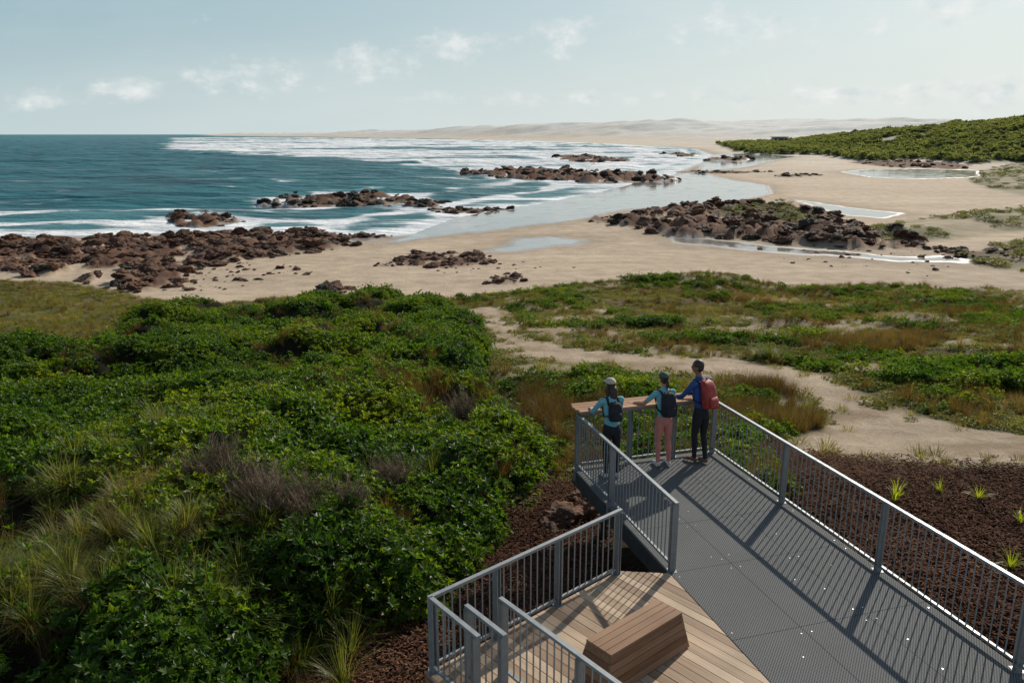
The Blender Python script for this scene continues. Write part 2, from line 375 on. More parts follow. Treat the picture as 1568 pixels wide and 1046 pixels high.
nt.links.new(k.bump(k.math('SUBTRACT',1.0,hole),.35,.004),b.inputs['Normal'])
M_bolt=simple('stainless_bolt',(.7,.7,.68),.35,.5,.1)
M_dark=simple('steel_subframe',(.05,.05,.05),.7,.2,.3)
# ---------------------------------------------------------------- TERRAIN
nr,na=820,800
rr=2.5*np.exp(np.linspace(0,math.log(9500/2.5),nr));aa=np.radians(np.linspace(-54,54,na))
R,A=np.meshgrid(rr,aa,indexing='ij');X=R*np.sin(A);Y=R*np.cos(A)
Z,m=terrain(X,Y)
g=terr=grid_mesh('ground',X,Y,Z);me=g.data
def lerp(c,t,mk): return c*(1-mk[...,None])+np.array(t)*mk[...,None]
c=np.zeros(X.shape+(3,))+np.array((.56,.44,.315))
c=lerp(c,(.62,.53,.42),ss(120,500,R))  # sand gets paler with distance, aerial haze put into the colour
c=lerp(c,(.40,.31,.22),m['damp']*.75)
c=lerp(c,(.30,.275,.24),m['wet'])
c=lerp(c,(.70,.69,.64),m['far'])  # far dunes kept pale and greyish, haze painted into their colour
vmix=ss(.35,.6,fbm(X*.5,Y*.5,90,4))
vegc=lerp(lerp(np.zeros(X.shape+(3,)),(.14,.105,.05),np.ones_like(X)),(.11,.11,.035),vmix)
vegc=lerp(vegc,(.38,.31,.21),.85*ss(.50,.62,fbm(X*.35,Y*.35,55,4))*(X>-1))
c=c*(1-m['veg'][...,None])+vegc*m['veg'][...,None]
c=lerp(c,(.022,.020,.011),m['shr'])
c=lerp(c,(.44,.345,.245),m['path'])
c=lerp(c,(.24,.17,.10),m['path']*m['veg']*.6*ss(.5,.7,fbm(X*.9,Y*.9,301,4)))
c=lerp(c,(.085,.040,.024),m['mul'])
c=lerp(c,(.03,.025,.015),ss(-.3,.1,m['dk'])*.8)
c=lerp(c,(.17,.095,.062),m['rock'])
mo=ss(-1,2,sdf(X,Y,MOSS,20));c=lerp(c,(.17,.165,.055),mo*.85)
rvv=m['rv']*(.45+.55*ss(.4,.6,fbm(X*.12,Y*.12,91,4)))
c=lerp(c,(.22,.205,.115),rvv)
c=lerp(c,(.17,.19,.12),m['head'])  # headland ground lightened, haze mixed into its colour
hs=m['head']*ss(.60,.68,fbm(X*.02,Y*.03,92,4));c=lerp(c,(.48,.43,.34),hs*.75)
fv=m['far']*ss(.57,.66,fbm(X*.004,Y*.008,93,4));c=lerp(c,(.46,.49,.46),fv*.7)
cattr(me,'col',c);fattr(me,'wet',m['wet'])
fattr(me,'litter',np.clip(m['mul']+m['shr']*.7+m['low']*.5,0,1)*(R<90));me.materials.append(MG)
# ---------------------------------------------------------------- SEA
nr,na=680,600
rr=40*np.exp(np.linspace(0,math.log(16000/40),nr));aa=np.radians(np.linspace(-60,32,na))
R,A=np.meshgrid(rr,aa,indexing='ij');X=R*np.sin(A);Y=R*np.cos(A)
x2,y2=wp(X,Y);sw=sdf(x2,y2,WATER,400);sw=np.where(sw<-900,-400,sw);sw=np.where((R>6000)&(A<.0),np.maximum(sw,50),sw)
rockd=np.full(X.shape,-1e3)
for P_,cnt,s_,ra,dd in ROCKS:
    if dd>=.45 or cnt>1500: rockd=np.maximum(rockd,sdf(x2,y2,P_,60))
outm=ss(-18,30,sdf(x2,y2,OUT,80))
warpd=Y*.9-X*.28+30*(fbm(X*.012,Y*.012,70,3)-.5)
lam=38.
ph=warpd/lam;cr=(.5+.5*np.sin(2*math.pi*ph))**3
patch=ss(.36,.54,fbm(X*.010,Y*.016,71,3))
break_=cr*patch*outm
near=np.exp(-np.maximum(sw,0)/8.)*(sw>-3)
swash=np.exp(-((sw-15+7*(fbm(X*.05,Y*.05,81)-.5))/2.6)**2)*.6+np.exp(-((sw-34+12*(fbm(X*.04,Y*.04,83)-.5))/3.5)**2)*.5
foam=np.clip(1.0*break_+.43*outm+.70*near+swash*(R>95)+.66*np.exp(-np.maximum(-rockd,0)/6.)+.42*ss(.60,.72,fbm(X*.03,Y*.09,74,4))*ss(700,150,R)*(Y>90) ,0,1.25)
foam=np.maximum(foam,(.10+.26*ss(.5,.7,fbm(X*.02,Y*.06,75,3)))*(1-ss(200,420,R)))
swell=(.8*cr*(.4+.6*outm)+.6*np.sin(2*math.pi*warpd/24+fbm(X*.02,Y*.02,72)*7)*.5+.8*(fbm(X*.09,Y*.2,73,3)-.5))*np.clip(sw/25,0,1)
w=grid_mesh('sea',X,Y,SEA+swell)
fattr(w.data,'foam',foam);fattr(w.data,'shal_haze',np.clip(.75*np.exp(-np.maximum(sw,0)/22.)+.40*outm+.2*ss(500,3000,R),0,1));w.data.materials.append(MW)  # shallows and surf tint; the distance term pales the far sea as painted haze
# ---------------------------------------------------------------- GN scatter
def scatter(name,pts,rot,scl,idx,protos):
    coll=bpy.data.collections.new(name+'_parts')
    for i,p in enumerate(protos): coll.objects.link(p)
    me=bpy.data.meshes.new(name);me.vertices.add(len(pts));me.vertices.foreach_set('co',np.asarray(pts,np.float32).ravel())
    a=me.attributes.new('rot','FLOAT_VECTOR','POINT');a.data.foreach_set('vector',np.asarray(rot,np.float32).ravel())
    a=me.attributes.new('scl','FLOAT_VECTOR','POINT');a.data.foreach_set('vector',np.asarray(scl,np.float32).ravel())
    a=me.attributes.new('idx','INT','POINT');a.data.foreach_set('value',np.asarray(idx,np.int32))
    ob=bpy.data.objects.new(name,me);sc.collection.objects.link(ob)
    ng=bpy.data.node_groups.new(name,'GeometryNodeTree')
    ng.interface.new_socket('Geometry',in_out='INPUT',socket_type='NodeSocketGeometry');ng.interface.new_socket('Geometry',in_out='OUTPUT',socket_type='NodeSocketGeometry')
    gi=ng.nodes.new('NodeGroupInput');go=ng.nodes.new('NodeGroupOutput');ci=ng.nodes.new('GeometryNodeCollectionInfo')
    ci.inputs['Collection'].default_value=coll;ci.inputs['Separate Children'].default_value=True;ci.inputs['Reset Children'].default_value=True
    ip=ng.nodes.new('GeometryNodeInstanceOnPoints');ip.inputs['Pick Instance'].default_value=True
    def na_(n,t):
        x=ng.nodes.new('GeometryNodeInputNamedAttribute');x.data_type=t;x.inputs[0].default_value=n
        return [o for o in x.outputs if o.enabled][0]
    e2r=ng.nodes.new('FunctionNodeEulerToRotation')
    L=ng.links.new
    L(gi.outputs[0],ip.inputs['Points']);L(ci.outputs[0],ip.inputs['Instance']);L(na_('idx','INT'),ip.inputs['Instance Index'])
    L(na_('rot','FLOAT_VECTOR'),e2r.inputs[0]);L(e2r.outputs[0],ip.inputs['Rotation']);L(na_('scl','FLOAT_VECTOR'),ip.inputs['Scale'])
    L(ip.outputs[0],go.inputs[0])
    md=ob.modifiers.new('scatter','NODES');md.node_group=ng
    return ob
def rnd(a,b): return random.uniform(a,b)
def leaf(mb,p,d,up,L,W,mat=0,val=.5):
    s=d.cross(up)
    if s.length<1e-3: s=Vector((1,0,0))
    s.normalize();n=s.cross(d).normalized()
    mb.add([p,p+d*L*.5+s*W*.5+n*L*.06,p+d*L-n*L*.08,p+d*L*.5-s*W*.5+n*L*.06],[(0,1,2,3)],mat,val)
def shrub_proto(name,R,Hh,nros,L,W,mat,nl=7):
    mb=MB()
    for i in range(nros):
        a=rnd(0,2*math.pi);t=math.acos(rnd(.0,1));q=rnd(.68,1.12)
        rad=Vector((math.sin(t)*math.cos(a),math.sin(t)*math.sin(a),math.cos(t)))
        bump=.78+.45*mn.noise(rad*2.4+Vector((R*9,nros,len(name))))
        c=Vector((rad.x*R*q*bump,rad.y*R*q*bump,rad.z*Hh*q*bump))
        ax=(rad*.7+Vector((rnd(-.5,.5),rnd(-.5,.5),.7))).normalized()
        v0=rnd(0,1)*.55
        for j in range(nl):
            b=2*math.pi*j/nl+rnd(-.3,.3);o=ax.orthogonal().normalized();o=Matrix.Rotation(b,3,ax)@o
            e=rnd(.15,.9);d=(o*(1-e*.5)+ax*e).normalized()
            leaf(mb,c,d,ax,L*rnd(.7,1.2),W*rnd(.8,1.2),0,min(1,v0+rnd(0,.5)))
    for i in range(6):
        a=rnd(0,6.28);mb.tube([(0,0,-.1),(math.cos(a)*R*.6,math.sin(a)*R*.6,Hh*.6)],[.012,.005],3,1,.1)
    return mb.obj(name,[mat,M_twig],link=False)
def grass_proto(name,n,H,spread,W,mat,curve=.5,base=.06):
    mb=MB()
    for i in range(n):
        a=rnd(0,6.28);b=Vector((math.cos(a),math.sin(a),0));p=b*rnd(0,base);h=H*rnd(.5,1.1);s=spread*rnd(.2,1)
        side=Vector((-b.y,b.x,0));w=W*rnd(.6,1.2);v=rnd(0,1);pts=[]
        for j in range(4):
            t=j/3;q=p+b*s*(t**1.6)+Vector((0,0,h*(t-curve*t*t*s/ max(spread,.01))));ww=w*(1-t*.85)
            pts+= [q-side*ww/2,q+side*ww/2]
        mb.add(pts,[(0,1,3,2),(2,3,5,4),(4,5,7,6)],0,v)
    return mb.obj(name,[mat],link=False)
def twig_proto(name,n,H,R):
    mb=MB()
    for i in range(n):
        a=rnd(0,6.28);p=Vector((rnd(-.1,.1),rnd(-.1,.1),0));d=Vector((math.cos(a)*rnd(.1,.8),math.sin(a)*rnd(.1,.8),1)).normalized()
        L=H*rnd(.5,1);q=p+d*L*.5;e=(q+(d+Vector((rnd(-.4,.4),rnd(-.4,.4),0)))*L*.5)
        mb.tube([p,q,e],[.008,.005,.002],3)
        for j in range(4):
            s=p.lerp(e,rnd(.4,.95));mb.tube([s,s+Vector((rnd(-.2,.2),rnd(-.2,.2),rnd(.05,.25)))*.8],[.004,.0015],3)
    return mb.obj(name,[M_twig],link=False)
SH=[shrub_proto(f'shrub_clump_{i}'+'x'*i,.5,.42,76,.088,.044,M_leaf) for i in range(5)]
CV=[shrub_proto(f'cover_clump_{i}'+'x'*i,.42,.14,48,.06,.034,M_cover,6) for i in range(3)]
DG=[grass_proto(f'dry_tuft_{i}',80,.62,.35,.009,M_dry,.35,.14) for i in range(3)]
SG=[grass_proto(f'strap_tuft_{i}',120,.75,.6,.015,M_strap,.65,.10) for i in range(2)]
MGR=[grass_proto(f'meadow_tuft_{i}',64,.24,.26,.013,M_mead,.5,.22) for i in range(2)]
NG=[grass_proto('seedling_0',30,.42,.26,.022,leafmat('seedling',(.12,.18,.02),(.24,.30,.03),(.42,.42,.06),.45),.5,.03)]
FS=[shrub_proto(f'scrub_{i}'+'x'*i,.5,.42,80,.14,.10,M_scrub,5) for i in range(3)]
def wedge(n,r0,r1,amax=50,pw=1.0):
    a=np.radians(rng.uniform(-amax,amax,n));r=(r0**(2-pw)+(r1**(2-pw)-r0**(2-pw))*rng.uniform(0,1,n))**(1/(2-pw))
    return r*np.sin(a),r*np.cos(a)
def place(name,protos,x,y,keep,s0,s1,dz=0.,tilt=.25,zs=(.8,1.2)):
    z,_=terrain(x[keep],y[keep]);x=x[keep];y=y[keep];n=len(x)
    s=rng.uniform(s0,s1,n) if np.isscalar(s0) else s0[keep]*rng.uniform(.65,1.35,n)
    rot=np.stack([rng.uniform(-tilt,tilt,n),rng.uniform(-tilt,tilt,n),rng.uniform(0,6.28,n)],-1)
    scl=np.stack([s,s,s*rng.uniform(zs[0],zs[1],n)],-1)
    return scatter(name,np.stack([x,y,z+dz*s],-1),rot,scl,rng.integers(0,len(protos),n),protos)
def before_path(x,y):
    r=np.hypot(x,y);out=np.zeros(x.shape,bool)
    for d_ in (.5,1.0,1.6):
        X_,Y_=wp(x*(1+d_/r),y*(1+d_/r));out|=(sdf(X_,Y_,PATH,20)>.0)
    return out
# dense shrubs
x,y=wedge(23000,5,70,46,1.0);z,m=terrain(x,y)
tp=fbm(x*.28,y*.28,120,3);u=rng.uniform(0,1,len(x));bp=before_path(x,y)
shz=(m['sh']>.3)&(m['dk']<-.75)&(m['gully']<.5)&(m['pd']<-.3)
dp=fbm(x*.35,y*.35,130,3)
place('coastal_shrubs',SH,x,y,shz&~((dp>.60)&(u<.75))&~(bp&(u<.4)),.65,1.35,-.05,.4)
lo=(m['low']>.5)&(m['dk']<-.7)&(m['pd']<-.5)
place('shrub_thicket',SH,x,y,lo&(tp>.58)&~bp&(u<.8)&(x>-4),.6,1.1,-.05)
x,y=wedge(40000,9,85,46,1.0);z,m=terrain(x,y);tp=fbm(x*.28,y*.28,120,3);u=rng.uniform(0,1,len(x));t2=fbm(x*.35,y*.35,55,4);bp=before_path(x,y)
lo=(m['low']>.4)&(m['dk']<-.5)&(m['pd']<-.25)
left=(x<-4)|(y>46)
place('groundcover',CV,x,y,(lo&(tp<.62)&(t2<.56)&~bp&(u<np.where(left,.25,.75)))|((m['path']>.3)&(m['pd']<.1)&(u>.75)&(u<.9))|((m['pd']>0)&(m['pd']<.6)&(u<.10)&(y>20)),.5,1.3,-.02,.15)
place('meadow_grass',MGR,x,y,(lo&(left|(t2>.50))&(u>np.where(left,.22,.68)))|((m['path']>.3)&(m['pd']<.0)&(u<.25))|((m['pd']>0)&(m['pd']<.8)&(u>.10)&(u<.18)),.7,1.4,-.02,.15)
x,y=wedge(16000,6,85,46,1.1);z,m=terrain(x,y);u=rng.uniform(0,1,len(x));t3=fbm(x*.3,y*.3,140,3);dp=fbm(x*.35,y*.35,130,3);bp=before_path(x,y)
lo=(m['low']>.4)&(m['dk']<-.4)&(m['pd']<-.3)
place('dry_grass',DG,x,y,((lo&(t3>.54)&~bp&((x>-4)|(u<.3)))|((m['sh']>.5)&(m['dk']<-.7)&(dp>.60)&(u<.8))|(lo&(u<.07))|((m['gully']>.3)&(u<.6))),.55,1.1,-.03)
def stand(name,protos,spots,s0,s1,dz=-.03,far=-.35):
    xs=[];ys=[]
    for (u_,v_,n_,sx_,sy_) in spots:
        cx,cy=G(u_,v_);xs.append(rng.normal(cx,sx_,n_));ys.append(rng.normal(cy,sy_,n_))
    x=np.concatenate(xs);y=np.concatenate(ys);_,m=terrain(x,y)
    return place(name,protos,x,y,(m['dk']<far)&(m['pd']<-.1),s0,s1,dz)
stand('tall_dry_grass',DG,[(1120,640,100,.9,.6),(1215,655,130,.7,.5),(1160,600,60,.7,.5),(1330,535,190,1.5,1.0),(1380,522,80,1.0,.7),(860,612,90,1.0,.8),(835,640,70,.8,.7),(1180,470,30,.5,.5),(1450,480,80,1.6,1.2),(1120,460,50,1.5,1),(700,640,40,.9,.8),(560,620,30,1.2,1.0),(640,655,30,.8,.6),(20,545,50,1.2,.8),(180,890,60,.6,.5),(330,530,30,1,.8),(1250,600,40,.6,.5)],.85,1.3)
stand('strappy_grass',SG,[(40,930,18,.6,.6),(150,850,12,.7,.5),(180,940,12,.6,.5),(100,1010,16,.6,.5),(260,740,16,.5,.4),(30,1030,14,.5,.5),(250,960,14,.5,.5),(330,1010,10,.4,.4),(1175,552,10,.5,.4),(1200,525,6,.4,.4),(400,950,10,.6,.4),(620,760,8,.5,.4),(500,1000,8,.4,.3),(210,800,5,.4,.3)],.7,1.15,.04)
TW=[twig_proto('grey_bush_0',90,.8,.5),twig_proto('grey_bush_1',70,.7,.5)]
stand('bare_twiggy_bush',TW,[(380,900,6,.45,.3),(470,910,4,.4,.3),(600,790,3,.4,.3),(700,690,3,.5,.3),(300,860,3,.3,.3)],.7,1.1,.12)
stand('dense_bushes',SH,[(1450,590,60,1.1,.45),(1530,600,60,1.0,.35),(1420,575,40,.8,.4),(1060,526,50,1.2,.4),(1000,500,40,1.3,.5),(1540,570,50,1.5,.5),(950,612,50,1.0,.5),(1285,684,6,.15,.10),(1100,460,16,.5,.4),(1000,445,30,1.6,.6),(1230,520,30,.6,.5)],.7,1.15,.2,-.9)
xs,ys=zip(*[G(1368,775),G(1497,772),G(1560,810),G(1545,880),G(1440,760)])
place('mulch_seedlings',NG,np.array(xs),np.array(ys),np.ones(5,bool),.8,1.2,.05)
x,y=wedge(20000,60,420,46,1.2);z,m=terrain(x,y);u=rng.uniform(0,1,len(x));t=fbm(x*.12,y*.12,91,4)
mo=sdf(x,y,MOSS,20)
place('dune_plants',CV,x,y,((m['rv']>.5)&(t>.42)&(u<.8))|((mo>0)&(u<.8)),1.5,3.2,.05,.1,(.6,1.1))
x,y=wedge(40000,220,1000,42,1.0);_,m=terrain(x,y);r=np.hypot(x,y);t=fbm(x*.02,y*.03,92,4)
keep=(m['head']>.6)&(t<.62)&(x>0)
place('headland_scrub',FS,x,y,keep,np.full(len(x),3.4)+r*.003,0,.1,.2,(.5,1.2))
# mulch chips
M_chip=leafmat('bark_mulch',(.035,.017,.010),(.095,.043,.025),(.20,.11,.065),.0,rough=.95,spec=.08)
def chip(name):
    mb=MB()
    for i in range(60):
        p=Vector((rnd(-.3,.3),rnd(-.3,.3),rnd(0,.03)));a=rnd(0,6.28);d=Vector((math.cos(a),math.sin(a),rnd(-.2,.5)))*rnd(.015,.045)
        mb.box(p-d,p+d,rnd(.008,.02),.006,0,val=rnd(0,1))
    return mb.obj(name,[M_chip],link=False)
CH=[chip('mulch_0'),chip('mulch_1')]
x,y=wedge(10000,4,19,54,1.0);_,m=terrain(x,y)
place('bark_mulch',CH,x,y,(m['mul']>.4)&(m['dk']<.2),.8,1.4,.06,.15)
# rocks
def rock_proto(name,mat,seed):
    bm=bmesh.new();bmesh.ops.create_icosphere(bm,subdivisions=4,radius=.5)
    o=Vector((seed*7.3,seed*3.1,0))
    for v in bm.verts:
        p=v.co.copy();n=p.normalized()
        d=mn.noise(n*1.3+o)*.30
        cell=mn.voronoi(n*2.1+o)[0];d+=(cell[1]-cell[0])*.30
        d+=mn.fractal(n*5+o,1.0,2.0,4)*.06
        v.co=p+n*d
        v.co.z*=.6
    me=bpy.data.meshes.new(name);bm.to_mesh(me);bm.free();me.materials.append(mat)
    return bpy.data.objects.new(name,me)
RP=[rock_proto(f'boulder_{i}',M_rock,i) for i in range(4)];RD=[rock_proto(f'dark_boulder_{i}',M_rockd,i+5) for i in range(4)]
def inpoly(P,n):
    P=np.array(P);tries=0
    xs=[];ys=[]
    while len(xs)<n and tries<60:
        x=rng.uniform(P[:,0].min(),P[:,0].max(),n*2);y=rng.uniform(P[:,1].min(),P[:,1].max(),n*2)
        X_,Y_=wp(x,y);k_=sdf(X_,Y_,P)>-.4;xs+=list(x[k_]);ys+=list(y[k_]);tries+=1
    return np.array(xs[:n]),np.array(ys[:n])
for dark in (0,1):
    PX=[];PY=[];PS=[]
    for P_,cnt,s_,ra,dd in ROCKS:
        x,y=inpoly(P_,cnt)
        k_=(rng.uniform(0,1,len(x))<dd)==(dark==1)
        if s_<1.3 and cnt>60 and ra>0: k_&=(fbm(x/(s_*3),y/(s_*5),200,3)>.33)
        PX.append(x[k_]);PY.append(y[k_]);PS.append(s_*(.3+1.4*rng.uniform(0,1,k_.sum())**2.2))
    x=np.concatenate(PX);y=np.concatenate(PY);s=np.concatenate(PS)
    place('wet_shore_rocks' if dark else 'shore_rocks',RD if dark else RP,x,y,np.ones(len(x),bool),s,0,.06,.4,(.4,.95))
xs,ys=zip(*[G(890,770),G(905,792),G(862,800),G(845,815)])
place('garden_rocks',RP[:2],np.array(xs),np.array(ys),np.array([True,True,True,True]),.35,.6,.12)
# ---------------------------------------------------------------- WALKWAY & DECK
d=Vector((.287,-.958,0));n_=Vector((.958,.287,0))
c0=Vector((3.66,13.62,0));wid=2.72;LE=3.60
def W(s,t,z=0):
    p=c0+d*s-n_*t;return Vector((p.x,p.y,z))
walk=bpy.data.objects.new('walkway',None);sc.collection.objects.link(walk)
mb=MB();rows=[0,1.2,2.4,3.6,5.1,6.6,8.1,9.6,11.1,11.8]
for i in range(len(rows)-1):
    for j in range(3):
        t0=wid*j/3+.003;t1=wid*(j+1)/3-.003;a,b_=rows[i]+.003,rows[i+1]-.003
        A_,B_,C_,D_=W(a,t0),W(b_,t0),W(b_,t1),W(a,t1)
        dn=Vector((0,0,-.035))
        mb.add([A_,B_,C_,D_,A_+dn,B_+dn,C_+dn,D_+dn],[(0,3,2,1),(4,5,6,7),(0,1,5,4),(1,2,6,5),(2,3,7,6),(3,0,4,7)])
mb.obj('grating_panels',[M_grate],parent=walk)
mb=MB()
for i in range(len(rows)):
    for j in range(4):
        for o1 in (-.12,.12):
            for o2 in (-.07,.07):
                if rnd(0,1)<.45: continue
                s_=rows[i]+o1;t_=wid*j/3+o2
                if s_<.05 or t_<.05 or t_>wid-.05: continue
                p=W(s_,t_);mb.tube([p,p+Vector((0,0,.005))],[.009,.008],7)
    for q in range(3):
        s_=rows[i]+rnd(.3,1.1);p=W(s_,rnd(.2,2.4));mb.tube([p,p+Vector((0,0,.005))],[.009,.008],7)
mb.obj('fixing_bolts',[M_bolt],parent=walk)
mb=MB()
for t_ in (.03,wid-.03): mb.box(W(0,t_,-.17),W(11.8,t_,-.17),.05,.26)
for t_ in (wid/2,): mb.box(W(0.03,t_,-.15),W(11.8,t_,-.15),.05,.2)
for s_ in (.03,2.4,4.8,7.2,9.6): mb.box(W(s_,.06,-.16),W(s_,wid-.06,-.16),.05,.2)
for s_ in (.5,3.2,6.0,9): 
    for t_ in (.4,wid-.4): mb.box(W(s_,t_,-.27),W(s_,t_,-1.6),.1,.1)
mb.obj('subframe',[M_dark],parent=walk)
deck=bpy.data.objects.new('timber_deck',None);sc.collection.objects.link(deck)
def clip(poly,axis,val,keep_gt):
    out=[];n=len(poly)
    for i in range(n):
        a=poly[i];b=poly[(i+1)%n];fa=(a[axis]-val)*(1 if keep_gt else -1);fb=(b[axis]-val)*(1 if keep_gt else -1)
        if fa>=0: out.append(a)
        if (fa>=0)!=(fb>=0):
            t=fa/(fa-fb);out.append((a[0]+(b[0]-a[0])*t,a[1]+(b[1]-a[1])*t))
    return out
ca,sa=math.cos(-BA),math.sin(-BA)
eL=[W(LE,wid+.012),W(9.9,wid+.012)]
DP=[(1.40,9.45),(eL[0].x,eL[0].y),(eL[1].x,eL[1].y),(1.55,4.2),(-.92,7.38)]
pr=[(x*ca-y*sa,x*sa+y*ca) for x,y in DP]
mb=MB();y0=min(p[1] for p in pr);y1=max(p[1] for p in pr);bw=.135;yy=y0
while yy<y1:
    q=clip(clip(pr,1,yy+.004,True),1,yy+bw-.005,False)
    if len(q)>=3:
        w_=[(x*ca+y*sa,-x*sa+y*ca) for x,y in q];n=len(w_)
        zt=rnd(-.0015,.0015)
        vs=[(x,y_,zt) for x,y_ in w_]+[(x,y_,-.032) for x,y_ in w_]
        ar=sum(w_[i][0]*w_[(i+1)%n][1]-w_[(i+1)%n][0]*w_[i][1] for i in range(n))
        top=tuple(range(n)) if ar>0 else tuple(reversed(range(n)))
        mb.add(vs,[top,tuple(n+i for i in reversed(top))]+[(i,(i+1)%n,n+(i+1)%n,n+i) for i in range(n)],0,rnd(0,1))
    yy+=bw
mb.obj('boards',[M_board],parent=deck)
mb=MB()
for i in range(len(DP)):
    a=DP[i];b=DP[(i+1)%len(DP)]
    if i==1: continue
    mb.box((a[0],a[1],-.13),(b[0],b[1],-.13),.045,.19)
for p in ((-.7,7.35),(.3,8.3),(1.3,9.2),(.4,6.1),(1.6,7.2)): mb.box((p[0],p[1],-.04),(p[0],p[1],-1.6),.1,.1)
mb.obj('deck_frame',[M_bench],parent=deck)
def rail(name,p0,p1,posts,h=1.0,gap=.105,top=(.05,.035),pw=.085):
    p0=Vector((p0[0],p0[1],0));p1=Vector((p1[0],p1[1],0));L=(p1-p0).length;dd=(p1-p0)/L
    mb=MB();up=Vector((0,0,1))
    mb.box(p0-dd*.02+up*(h-.018),p1+dd*.02+up*(h-.018),top[0],top[1])
    mb.box(p0+up*.085,p1+up*.085,.035,.03)
    for q in posts:
        p=p0+dd*q
        for e in (-.022,.022):
            a=p+dd*e;mb.box(a+up*-.22,a+up*(h-.036),pw,.012,up=tuple(dd))
        mb.box(p-up*.2,p+up*.004,.12,.12)
        for b1 in (-.03,.03):
            mb.tube([p+dd*.028+up*(.14+b1),p+dd*.036+up*(.14+b1)],.009,6)
    x=gap
    while x<L-.03:
        if all(abs(x-q)>.05 for q in posts):
            p=p0+dd*x;mb.tube([p+up*.09,p+up*(h-.03)],.0085,6)
        x+=gap
    return mb.obj(name,[M_metal])
rail('metal_railing',W(.07,.05),W(11.7,.05),[0.02,2.13,4.25,6.37,8.49,10.6],1.0)
rail('metal_railing',W(.07,wid-.05),W(LE-.03,wid-.05),[0.02,1.45,LE-.13],1.0)
rail('metal_railing',W(.07,wid-.14),W(.07,.14),[.9,1.75],1.0)
Cn=Vector((-.86,7.40,0));A0=Vector((1.40,9.40,0));bd=Vector((.62,-.785,0)).normalized();ad=(A0-Cn).normalized()
rail('metal_railing',A0,Cn,[0.03,1.12,2.1,(A0-Cn).length-.02],.92)
rail('metal_railing',Cn+bd*.03,Cn+bd*.85,[.78],.92)
B2=Vector((-.46,7.24,0));rail('metal_railing',B2,B2+bd*.62,[.02,.6],.92)
B3=Vector((-.11,7.37,0));rail('metal_railing',B3,B3+bd*3.2,[.03,1.2,2.4],.92)
ct=bpy.data.objects.new('lookout_counter',None);sc.collection.objects.link(ct)
mb=MB();fd=Vector((.95,.31,0)).normalized();out=Vector((-.31,.95,0)).normalized()
e0=W(.07,wid-.05)-fd*.06;ce=W(.07,.30)
for i in range(4):
    o_=-.13+i*.115
    a=e0+out*(o_+.055)+fd*(.03*abs(i-1.5));b=ce+out*(o_+.055)
    mb.box(a+Vector((0,0,1.06)),b+Vector((0,0,1.06)),.111,.04,val=rnd(.2,.9))
ob=mb.obj('counter_top',[M_count],parent=ct)
md=ob.modifiers.new('b','BEVEL');md.width=.008;md.segments=2
mb=MB()
for q in (.3,1.3,2.2):
    p=e0+fd*q;mb.box(p+out*-.1+Vector((0,0,1.025)),p+out*.3+Vector((0,0,1.025)),.05,.02)
    mb.box(p+out*.05+Vector((0,0,.8)),p+out*.28+Vector((0,0,1.015)),.04,.02)
mb.obj('brackets',[M_metal],parent=ct)
bn=bpy.data.objects.new('timber_bench',None);sc.collection.objects.link(bn)
ax=Vector((.76,.65,0)).normalized();ay=Vector((-ax.y,ax.x,0));cen=Vector((1.34,7.58,0))
def BP(a,b,z): p=cen+ax*a+ay*b;return Vector((p.x,p.y,z))
mb=MB();HL,HW=.58,.18
for i in range(4):
    b_=-HW+(i+.5)*HW*2/4;mb.box(BP(-HL,b_,.435),BP(HL,b_,.435),HW*2/4-.006,.03,val=rnd(.3,1))
for i in range(5):
    z0=.012+i*.082;z1=z0+.076
    f0=lambda z:.07*(1-z/.42)
    for sgn in (-1,1):
        vs=[]
        for z in (z0,z1):
            e=f0(z)
            for a in (-HL-e*1.2,HL+e*1.2):
                for t in (0,.022): vs.append(BP(a,sgn*(HW+e-t-.004),z))
        mb.add(vs,[(0,2,6,4),(1,5,7,3),(0,1,3,2),(4,6,7,5),(0,4,5,1),(2,3,7,6)],0,rnd(0,.8))
        vs=[]
        for z in (z0,z1):
            e=f0(z)
            for b_ in (-HW-e+.026,HW+e-.026):
                for t in (0,.022): vs.append(BP(sgn*(HL+e*1.2-t-.002),b_,z))
        mb.add(vs,[(0,2,6,4),(1,5,7,3),(0,1,3,2),(4,6,7,5),(0,4,5,1),(2,3,7,6)],0,rnd(0,.8))
mb.obj('slats',[M_bench],parent=bn)
# ---------------------------------------------------------------- PEOPLE
M_skin=simple('skin',(.42,.23,.15),.5,0,.06);M_skin2=simple('skin_tan',(.22,.11,.065),.5,0,.06)
M_hair=simple('dark_hair',(.035,.017,.010),.5,0,.4,30,.6,120)
M_teal=simple('teal_shirt',(.16,.42,.48),.8,0,.12,20,.3,40);M_blue=simple('blue_jacket',(.015,.06,.22),.7,0,.2,12,.4,25)
M_black=simple('black_fabric',(.012,.013,.017),.8,0,.3,12,.3,40);M_pink=simple('coral_fabric',(.60,.22,.18),.8,0,.1,14,.3,30)
M_red=simple('red_pack',(.33,.03,.02),.6,0,.25,12,.4,30);M_shoe=simple('white_shoe',(.62,.62,.60),.6,0,.1);M_cap=simple('cap_fabric',(.50,.45,.33),.8,0,.1);M_capg=simple('green_cap_fabric',(.07,.10,.065),.8,0,.2)
M_eye=simple('eye',(.05,.03,.02),.2);M_lip=simple('lip',(.3,.1,.09),.5)
